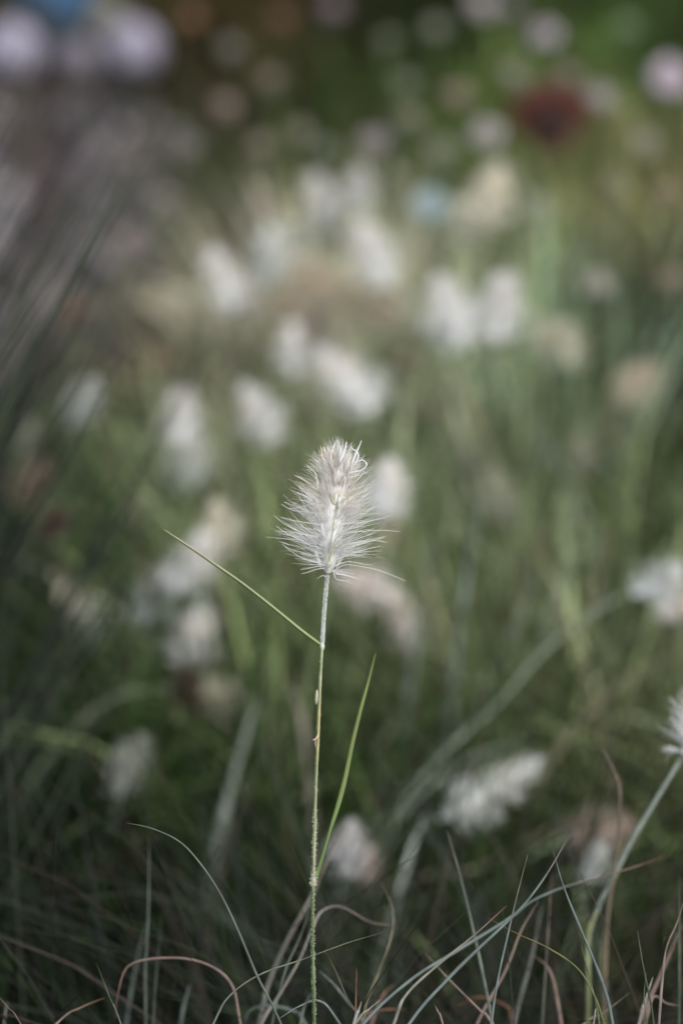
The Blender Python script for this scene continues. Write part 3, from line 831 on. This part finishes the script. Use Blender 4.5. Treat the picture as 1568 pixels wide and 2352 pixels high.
for cl in (CL_LEFT, CL_MID, CL_RIGHT):
    e = tag(link('grass_clump', None, loc=(cl['root'][0], cl['root'][1], 0)), cl['label'], 'grass clump')
    for pts, D0, D1, w, c0, c1, tl, lab in cl['blades']:
        path = pic(pts, D0, D1)
        path = down_to(cl['root'], path) + path
        o = blade_from_path(path, w * UNIT * D0, c0, c1, e, tip_len=tl, thin=.80, n=44, lum=.72, mat=M_DRY if c0 in (PINKBR, RUST, TANC) else M_BLADE)
        if lab: o['label'] = lab
    # short tangled leaves low in the clump
    N = 150 if cl is CL_LEFT else 300
    rx = cl['root'][0] + rng.normal(0, .06, N); ry = cl['root'][1] + 0.08 + rng.normal(0, .05, N)
    th = rng.uniform(0, 6.28, N); t = np.linspace(0, 1, 9)[None]
    L = rng.uniform(.36, .50, (N, 1)); a1 = rng.uniform(.3, 1.5, (N, 1))
    ang = 0.08 + a1 * t ** 2
    H = np.cumsum(np.sin(ang) * L / 8, 1); Z = np.cumsum(np.cos(ang) * L / 8, 1)
    P = np.stack([rx[:, None] + np.cos(th)[:, None] * H, ry[:, None] + np.sin(th)[:, None] * H, Z], -1)
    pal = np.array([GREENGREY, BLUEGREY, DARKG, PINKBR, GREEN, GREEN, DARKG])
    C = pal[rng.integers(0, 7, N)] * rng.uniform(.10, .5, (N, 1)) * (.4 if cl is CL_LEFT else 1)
    W = rng.uniform(.0004, .0008, (N, 1)) * (1 - .8 * t ** 2)
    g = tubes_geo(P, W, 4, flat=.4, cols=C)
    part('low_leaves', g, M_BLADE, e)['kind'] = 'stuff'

# ------------------------------------------------------------------ tall dark grass at the left
TALL_ROOT = at(-330, 2300, 1.75); TALL_ROOT[2] = 0
e = tag(link('tall_grass_clump', None, loc=TALL_ROOT), 'tall dark grass clump leaning in from the left edge over the gravel', 'grass clump')
for i in range(165):
    D = random.uniform(1.52, 2.2)
    # each blade passes from the left edge up to a tip inside the picture
    k = random.random()
    if k < 0.42:
        tu = random.uniform(20, 520); tv = random.uniform(60, 900) + max(0, tu - 300) * 0.6
    else:
        tu = random.uniform(20, 460); tv = random.uniform(850, 1650)
    tip = at(tu, tv, D)
    sl = random.uniform(0.55, 0.8)
    du = random.uniform(260, 420)
    midp = at(tu - du * .55, tv + du * random.uniform(.85, 1.1), D - .03)
    low = at(tu - du * 1.1 - 40, tv + du * random.uniform(2.2, 2.7), D)
    r = TALL_ROOT + np.array([random.uniform(-.10, .10), random.uniform(-.15, .15), 0])
    low[2] = max(low[2], .12)
    pts = [r, r * .4 + low * .6, low, midp, tip]
    shade = random.uniform(.12, .7) if i % 9 else 1.1
    base = random.choice([(.050, .062, .036), (.040, .056, .030), (.048, .060, .034), (.035, .050, .030)])
    blade_from_path(pts, random.uniform(.0016, .0034), tuple(x * shade for x in base), tuple(x * shade * 1.3 for x in base), e,
                    tip_len=.4, n=16)

# ------------------------------------------------------------------ mid-distance separate blades and stalks
MIDROOT = (0.22, 1.62)
e = tag(link('grass_clump', None, loc=(MIDROOT[0], MIDROOT[1], 0)), 'blurred pale grass clump behind the main stem with broad arching leaves', 'grass clump')
MID = [
    ([(1480, 1340), (1380, 1395), (1250, 1495), (1140, 1620), (1015, 1735)], 1.58, 1.68, 12, (.08, .10, .065), (.22, .25, .20)),
    ([(590, 1600), (560, 1700), (530, 1810), (500, 1930)], 1.60, 1.60, 30, (.17, .19, .16), (.17, .19, .16)),
    ([(985, 1865), (950, 1935), (925, 2010)], 1.50, 1.50, 26, (.24, .27, .23), (.24, .27, .23)),
    ([(660, 1560), (690, 1640), (700, 1720)], 1.65, 1.65, 22, (.22, .20, .16), (.22, .20, .16)),
    ([(1230, 1690), (1080, 1740), (960, 1830), (880, 1930)], 1.60, 1.62, 18, (.16, .19, .15), (.16, .19, .15)),
    ([(1300, 1880), (1180, 1950), (1080, 2000), (980, 2010)], 1.6, 1.62, 14, (.22, .20, .15), (.22, .20, .15)),
    ([(640, 1520), (500, 1570), (380, 1580), (250, 1610), (150, 1700)], 1.7, 1.72, 20, (.09, .115, .07), (.09, .115, .07)),
    ([(400, 2000), (480, 2080), (560, 2140), (630, 2200)], 1.45, 1.45, 14, (.10, .12, .11), (.10, .12, .11)),
    ([(1100, 1150), (1060, 1400), (1040, 1600), (1030, 1700)], 1.75, 1.75, 26, (.17, .20, .18), (.17, .20, .18)),
    ([(1230, 1300), (1180, 1450), (1130, 1560)], 1.8, 1.8, 24, (.18, .20, .17), (.18, .20, .17)),
    ([(980, 1250), (960, 1450), (930, 1650)], 1.8, 1.8, 22, (.16, .19, .17), (.16, .19, .17)),
    ([(1290, 1130), (1310, 1280), (1260, 1420)], 1.85, 1.85, 20, (.15, .18, .15), (.15, .18, .15)),
    ([(1560, 1500), (1440, 1560), (1330, 1660), (1270, 1740)], 1.7, 1.7, 18, (.17, .15, .10), (.17, .15, .10)),
    ([(1180, 900), (1330, 1150), (1370, 1330)], 1.95, 1.95, 16, (.15, .18, .15), (.15, .18, .15)),
    ([(960, 760), (1040, 860), (1090, 960)], 2.1, 2.1, 20, (.24, .21, .13), (.24, .21, .13)),
]
for pts, D0, D1, w, c0, c1 in MID:
    path = pic(pts, D0 + .12, D1 + .12)
    blade_from_path(down_to((path[0][0], path[0][1] + .05), path) + path, w * UNIT * D0, c0, c1, e, tip_len=.6, lum=1.3)

# near stalk at the right edge
pts = [(1567, 1735), (1499, 1848), (1449, 1933), (1409, 2013), (1369, 2093), (1349, 2168), (1349, 2318)]
path = pic(pts, 1.34, 1.34)
root = np.array([path[0][0] + .01, path[0][1] + .04, 0])
e = tag(link('fountain_grass_stalk', None, loc=root), 'slanting grey green stalk at the right edge whose white plume leaves the picture', 'grass flower',
        'blurred fountain grass plumes behind the sharp one')
P = smooth_path([root, (root + path[0]) * .5] + path, 40)
C = np.array([(.16, .18, .09)] * 20 + [(.17, .20, .165)] * 20)[None]
part('stem', tubes_geo(P[None], np.full((1, 40), .0014), 8, cols=C), M_STEM, e)
d = unit(P[-1] - P[-3])
o = link('plume', make_mesh('plume', plume_geometry(0.058, 80, 14, 0.00022, 0.022, 555, seg=6, core_r=.0042), M_PLUME), e, Vector(P[-1] - root))
o.rotation_euler = Vector(d).to_track_quat('Z', 'Y').to_euler()

# ------------------------------------------------------------------ THE SHARP STALK
F0 = FOCUS
axis_low = [(722, 2352), (719, 2200), (719, 2100), (720, 2022), (722, 1950), (726, 1800), (731, 1690), (736, 1560), (740, 1484)]
axis_top = [(740, 1484), (744, 1410), (748, 1360), (753, 1315)]
low = [at(u, v, F0) for u, v in axis_low]
top = [at(u, v, F0) for u, v in axis_top]
root = np.array([low[0][0] + .004, low[0][1] + .03, 0.0])
main = tag(link('sharp_grass_stalk', None, loc=root),
           'sharp fountain grass stalk with a white feathery head in the middle of the picture', 'grass flower')
full = smooth_path([root, [low[0][0] + .002, low[0][1] + .008, .2]] + low + top[1:], 90)
vz = np.linspace(0, 1, 90)
# light stem tube right, darker sheath left: shaded side put into colour
cs = []
for p in full:
    uu, vv, _ = project(p)
    if vv < 1484: c_ = (.34, .37, .30)
    elif vv < 1600: c_ = (.30, .34, .20)
    elif vv < 1740: c_ = (.38, .33, .16)
    elif vv < 1900: c_ = (.24, .29, .15)
    elif vv < 2025: c_ = (.33, .33, .18)
    else: c_ = (.12, .165, .07)
    cs.append(c_)
cs = np.array(cs)
for _ in range(3):
    cs[1:-1] = (cs[:-2] + 2 * cs[1:-1] + cs[2:]) / 4
part('stem', tubes_geo(full[None], np.full((1, 90), .00062), 10, cols=cs[None]), M_STEM, main)


def sheath(v0, v1, rad, col, shift, col2=None):  # sheath tube set to the left, coloured dark as the stem's shaded side
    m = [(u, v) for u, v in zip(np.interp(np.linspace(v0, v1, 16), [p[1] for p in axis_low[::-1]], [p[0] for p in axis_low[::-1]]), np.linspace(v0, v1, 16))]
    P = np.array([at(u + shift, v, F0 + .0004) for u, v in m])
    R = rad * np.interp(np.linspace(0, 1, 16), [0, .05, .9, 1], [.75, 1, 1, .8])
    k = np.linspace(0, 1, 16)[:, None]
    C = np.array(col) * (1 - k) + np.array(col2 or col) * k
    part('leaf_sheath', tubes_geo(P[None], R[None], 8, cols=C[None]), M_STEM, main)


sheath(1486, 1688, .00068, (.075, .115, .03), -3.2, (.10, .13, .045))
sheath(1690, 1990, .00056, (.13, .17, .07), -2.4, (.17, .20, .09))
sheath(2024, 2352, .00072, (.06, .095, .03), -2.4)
# pale scar and torn flake on the sheath
P = np.array([at(728, 1584, F0 - .0010), at(727, 1602, F0 - .0010), at(726, 1618, F0 - .0009)])
part('scar', tubes_geo(smooth_path(P, 7)[None], np.array([[.0002, .0007, .0009, .0009, .0009, .0008, .0003]]), 6, cols=np.array((.34, .34, .24))), M_STEM, main)
P = np.array([at(733, 1680, F0 - .0009), at(727, 1695, F0 - .0010), at(718, 1700, F0 - .001)])
part('torn_flake', tubes_geo(smooth_path(P, 6)[None], np.array([[.0002, .0005, .0006, .0005, .0004, .0001]]), 5, flat=.4, cols=np.array((.5, .44, .36))), M_DRY, main)
P = np.array([at(727, 1690, F0 - .0009), at(724, 1705, F0 - .0009), at(726, 1716, F0 - .0008)])
part('torn_flake', tubes_geo(smooth_path(P, 6)[None], np.array([[.0002, .0005, .0006, .0006, .0005, .0002]]), 5, flat=.4, cols=np.array((.42, .30, .22))), M_DRY, main)
# joints
for (u, v, r0, c_) in ((740, 1485, .0013, (.48, .49, .42)), (720, 2024, .0013, (.40, .40, .24))):
    P = np.array([at(u, v + dv, F0) for dv in (-9, -5, 0, 4, 8)])
    part('joint', tubes_geo(P[None], np.array([[.0007, .0010, r0, .0010, .0007]]), 10, cols=np.array(c_)), M_STEM, main)
# leaves
pts = [(378, 1217), (430, 1252), (500, 1300), (560, 1342), (630, 1397), (690, 1446), (738, 1482)]
path = pic(pts, F0, F0 - .004)
P = smooth_path(path, 40); t = np.linspace(0, 1, 40)
W = np.interp(t, [0, .04, .2, .6, .9, 1], [.0006, .00075, .0007, .00055, .00035, .00018])
kk = t[:, None]
C = (np.array([.26, .31, .13]) * (1 - kk) + np.array([.33, .34, .22]) * kk)
part('leaf', tubes_geo(P[None], W[None], 6, ref=tuple(FWD), flat=.7, cols=C[None]), M_BLADE, main)['label'] = 'long thin leaf pointing up left'
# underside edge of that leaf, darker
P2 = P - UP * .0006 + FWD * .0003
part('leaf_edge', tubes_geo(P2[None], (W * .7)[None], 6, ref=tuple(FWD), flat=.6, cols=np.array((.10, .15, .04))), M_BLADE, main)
pts = [(862, 1500), (846, 1565), (828, 1630), (808, 1712), (792, 1790), (776, 1850), (757, 1910), (738, 1975), (723, 2022)]
path = pic(pts, F0, F0 + .055)
P = smooth_path(path, 44); t = np.linspace(0, 1, 44)
W = np.interp(t, [0, .05, .22, .28, .4, .7, 1], [.0011, .0012, .0007, .0009, .0013, .0010, .0002])
k = np.clip(t * 3 - .7, 0, 1)[:, None]
C = np.array([.08, .13, .035]) * (1 - k) + np.array([.13, .17, .045]) * k
part('leaf', tubes_geo(P[None], W[None], 8, ref=tuple(FWD), flat=.3, cols=C[None]), M_BLADE, main)['label'] = 'bright green leaf rising right of the stem'

# fine hairs on the stalk
def hairs(v_range, count, length, col, name, seed, dens=None):
    r = np.random.default_rng(seed)
    vv = r.uniform(v_range[0], v_range[1], count)
    ax = axis_low + axis_top[1:]
    o_ = np.argsort([p[1] for p in ax]); vs = np.array([p[1] for p in ax])[o_]; us = np.array([p[0] for p in ax])[o_]
    uu = np.interp(vv, vs, us)
    P0 = np.array([at(a, b, F0) for a, b in zip(uu, vv)])
    th = r.uniform(0, 2 * math.pi, count)
    rad = RIGHT[None] * np.cos(th)[:, None] + FWD[None] * np.sin(th)[:, None]
    L = length * r.uniform(.4, 1.2, count)
    up = r.normal(.25, .45, count)[:, None] * UP[None]
    t = np.array([0, .5, 1.0])
    d = unit(rad + up)
    P = P0[:, None] + rad[:, None] * .0007 + d[:, None] * (L[:, None] * t[None])[..., None]
    R = np.full((count, 1), .00011) * np.array([1.1, .9, .35])[None]
    part(name, tubes_geo(P, R, 3, cols=np.array(col)), M_BRISTLE, main)['kind'] = 'stuff'


hairs((1320, 1478), 1300, .0006, (.88, .89, .89), 'upper_stem_hairs', 1)
hairs((1860, 2010), 240, .0013, (.62, .64, .55), 'lower_stem_hairs', 2)
hairs((1500, 1860), 110, .0007, (.55, .57, .5), 'sparse_stem_hairs', 3)
hairs((2035, 2352), 420, .0008, (.60, .62, .58), 'base_stem_hairs', 4)
hairs((2010, 2034), 90, .0017, (.72, .72, .66), 'joint_hairs', 5)

# the feathery head: built upright, then bent onto its axis
head_axis = smooth_path([at(753, 1316, F0), at(757, 1250, F0), at(764, 1180, F0), at(774, 1100, F0), at(774, 1030, F0)], 40)


def onto_axis(V, length):
    """carry an upright (+Z) shape onto the curved head axis"""
    s = V[:, 2] / length * 39
    i = np.clip(s.astype(int), 0, 38); fr = (s - i)[:, None]
    p = head_axis[i] * (1 - fr) + head_axis[i + 1] * fr
    T = unit(head_axis[i + 1] - head_axis[i])
    A = unit(np.cross(T, FWD[None])); A = np.where((A @ RIGHT)[:, None] < 0, -A, A)
    B = np.cross(T, A)
    return p + A * V[:, 0:1] + B * V[:, 1:2]


HL = float(np.linalg.norm(np.diff(head_axis, axis=0), axis=1).sum())
V, F, C = plume_geometry(HL, 135, 14, 0.000132, 0.0245, 42, seg=8, core_r=.0062, cream=.65, jit=.9)
ncore = 26 * 12
nf_core = 25 * 12
Vw = onto_axis(V, HL)
head = link('flower_head', None, main, Vector(head_axis[0] - root))
Fc, Fb = F[:nf_core], F[nf_core:]
part('spike_core', (Vw[:ncore], Fc, C[:ncore]), M_BRISTLE, head)
part('bristles', (Vw[ncore:], Fb - ncore, C[ncore:]), M_BRISTLE, head)['kind'] = 'stuff'

# olive seams between the spikelets
for pts in ([(755, 1312), (752, 1290), (746, 1262)], [(757, 1290), (762, 1270), (778, 1240)], [(758, 1268), (762, 1230), (768, 1195), (772, 1165), (780, 1130)],
            [(768, 1160), (760, 1142), (752, 1122), (748, 1105)], [(772, 1170), (790, 1150), (800, 1130)]):
    path = [at(u, v, F0 - .0062) for u, v in pts]
    P = smooth_path(path, 10)
    part('branchlet', tubes_geo(P[None], np.linspace(.00042, .00022, 10)[None], 5, cols=np.array((.42, .42, .24))), M_STEM, head)
# seed husks low in the core, pale
rr = np.random.default_rng(9)
hus = make_mesh('husk', tubes_geo(np.stack([np.zeros(7), np.zeros(7), np.linspace(0, .011, 7)], 1)[None],
                                  np.array([[.0002, .0009, .0013, .0013, .0009, .0005, .0001]]), 6, ref=(1, 0, 0), cols=np.array((.80, .79, .74))), M_BRISTLE)
for k in range(26):
    zz = rr.uniform(.03, .86); ph = k * 2.4
    p = onto_axis(np.array([[math.cos(ph) * .0042, math.sin(ph) * .0042, zz * HL]]), HL)[0]
    q = onto_axis(np.array([[math.cos(ph) * .0085, math.sin(ph) * .0085, zz * HL + .011]]), HL)[0]
    o = link('husk', hus, head, Vector(p - head_axis[0]))
    o.rotation_euler = Vector(q - p).to_track_quat('Z', 'Y').to_euler()
# thick curly white ribbons (anthers and stigmas) near the top
for pts, w in (([(790, 1120), (792, 1098), (786, 1082), (783, 1070)], 2.0), ([(730, 1125), (728, 1100), (722, 1085), (704, 1068)], 1.6),
               ([(816, 1068), (822, 1050), (820, 1038), (808, 1030), (806, 1022)], 1.7), ([(780, 1060), (790, 1038), (796, 1015)], 3.2),
               ([(800, 1086), (830, 1080), (842, 1068), (835, 1058), (824, 1057)], 1.5), ([(778, 1165), (779, 1150), (784, 1142), (792, 1143)], 3.0),
               ([(808, 1062), (818, 1040), (830, 1012)], 2.4), ([(758, 1050), (764, 1030), (772, 1012)], 2.6), ([(714, 1150), (700, 1140), (680, 1132)], 1.2)):
    P = smooth_path([at(u, v, F0 - .0085) for u, v in pts], 14)
    R = np.interp(np.linspace(0, 1, 14), [0, .3, 1], [.6, 1, .4]) * w * UNIT * F0
    part('stigma', tubes_geo(P[None], R[None], 5, flat=.6, cols=np.array((.86, .87, .87))), M_BRISTLE, head)
for pts in ([(742, 1052), (738, 1036), (736, 1024)], [(752, 1046), (748, 1034)], [(764, 1044), (768, 1032)]):
    P = smooth_path([at(u, v, F0 - .008) for u, v in pts], 8)
    part('anther', tubes_geo(P[None], np.linspace(.0004, .0002, 8)[None], 5, cols=np.array((.70, .50, .34))), M_DRY, head)
# the separate long bristles that stand out of the outline
LONG = [
    [(765, 1312), (790, 1298), (820, 1300), (870, 1310), (930, 1334)],
    [(768, 1300), (800, 1290), (840, 1297), (856, 1298)],
    [(770, 1318), (800, 1323), (828, 1332)],
    [(765, 1310), (772, 1330), (796, 1335), (806, 1340)],
    [(775, 1230), (820, 1222), (870, 1218), (917, 1221)],
    [(780, 1205), (830, 1200), (870, 1192), (898, 1184)],
    [(785, 1255), (830, 1245), (860, 1242), (888, 1246)],
    [(778, 1262), (815, 1252), (850, 1243), (885, 1232)],
    [(775, 1285), (810, 1272), (840, 1262), (874, 1254)],
    [(745, 1292), (700, 1284), (668, 1266), (648, 1250)],
    [(742, 1280), (705, 1272), (670, 1262), (652, 1254)],
    [(738, 1262), (700, 1246), (660, 1226), (634, 1208)],
    [(735, 1240), (690, 1222), (655, 1205), (630, 1184)],
    [(740, 1232), (700, 1228), (665, 1222), (636, 1219)],
    [(735, 1205), (700, 1200), (670, 1195), (646, 1188)],
    [(738, 1180), (700, 1176), (668, 1170), (646, 1158)],
    [(745, 1300), (725, 1302), (705, 1306), (690, 1308)],
    [(745, 1305), (725, 1308), (708, 1314), (692, 1318)],
    [(748, 1325), (740, 1322), (728, 1330)],
    [(745, 1150), (715, 1158), (685, 1166), (665, 1168)],
    [(785, 1100), (830, 1090), (850, 1078), (858, 1070)],
]
for i, pts in enumerate(LONG):
    P = smooth_path([at(u, v, F0 - .003 - .002 * (i % 3)) for u, v in pts], 14)
    part('bristle', tubes_geo(P[None], np.linspace(.00024, .00010, 14)[None], 4, cols=np.array((.80, .80, .76))), M_BRISTLE, head)
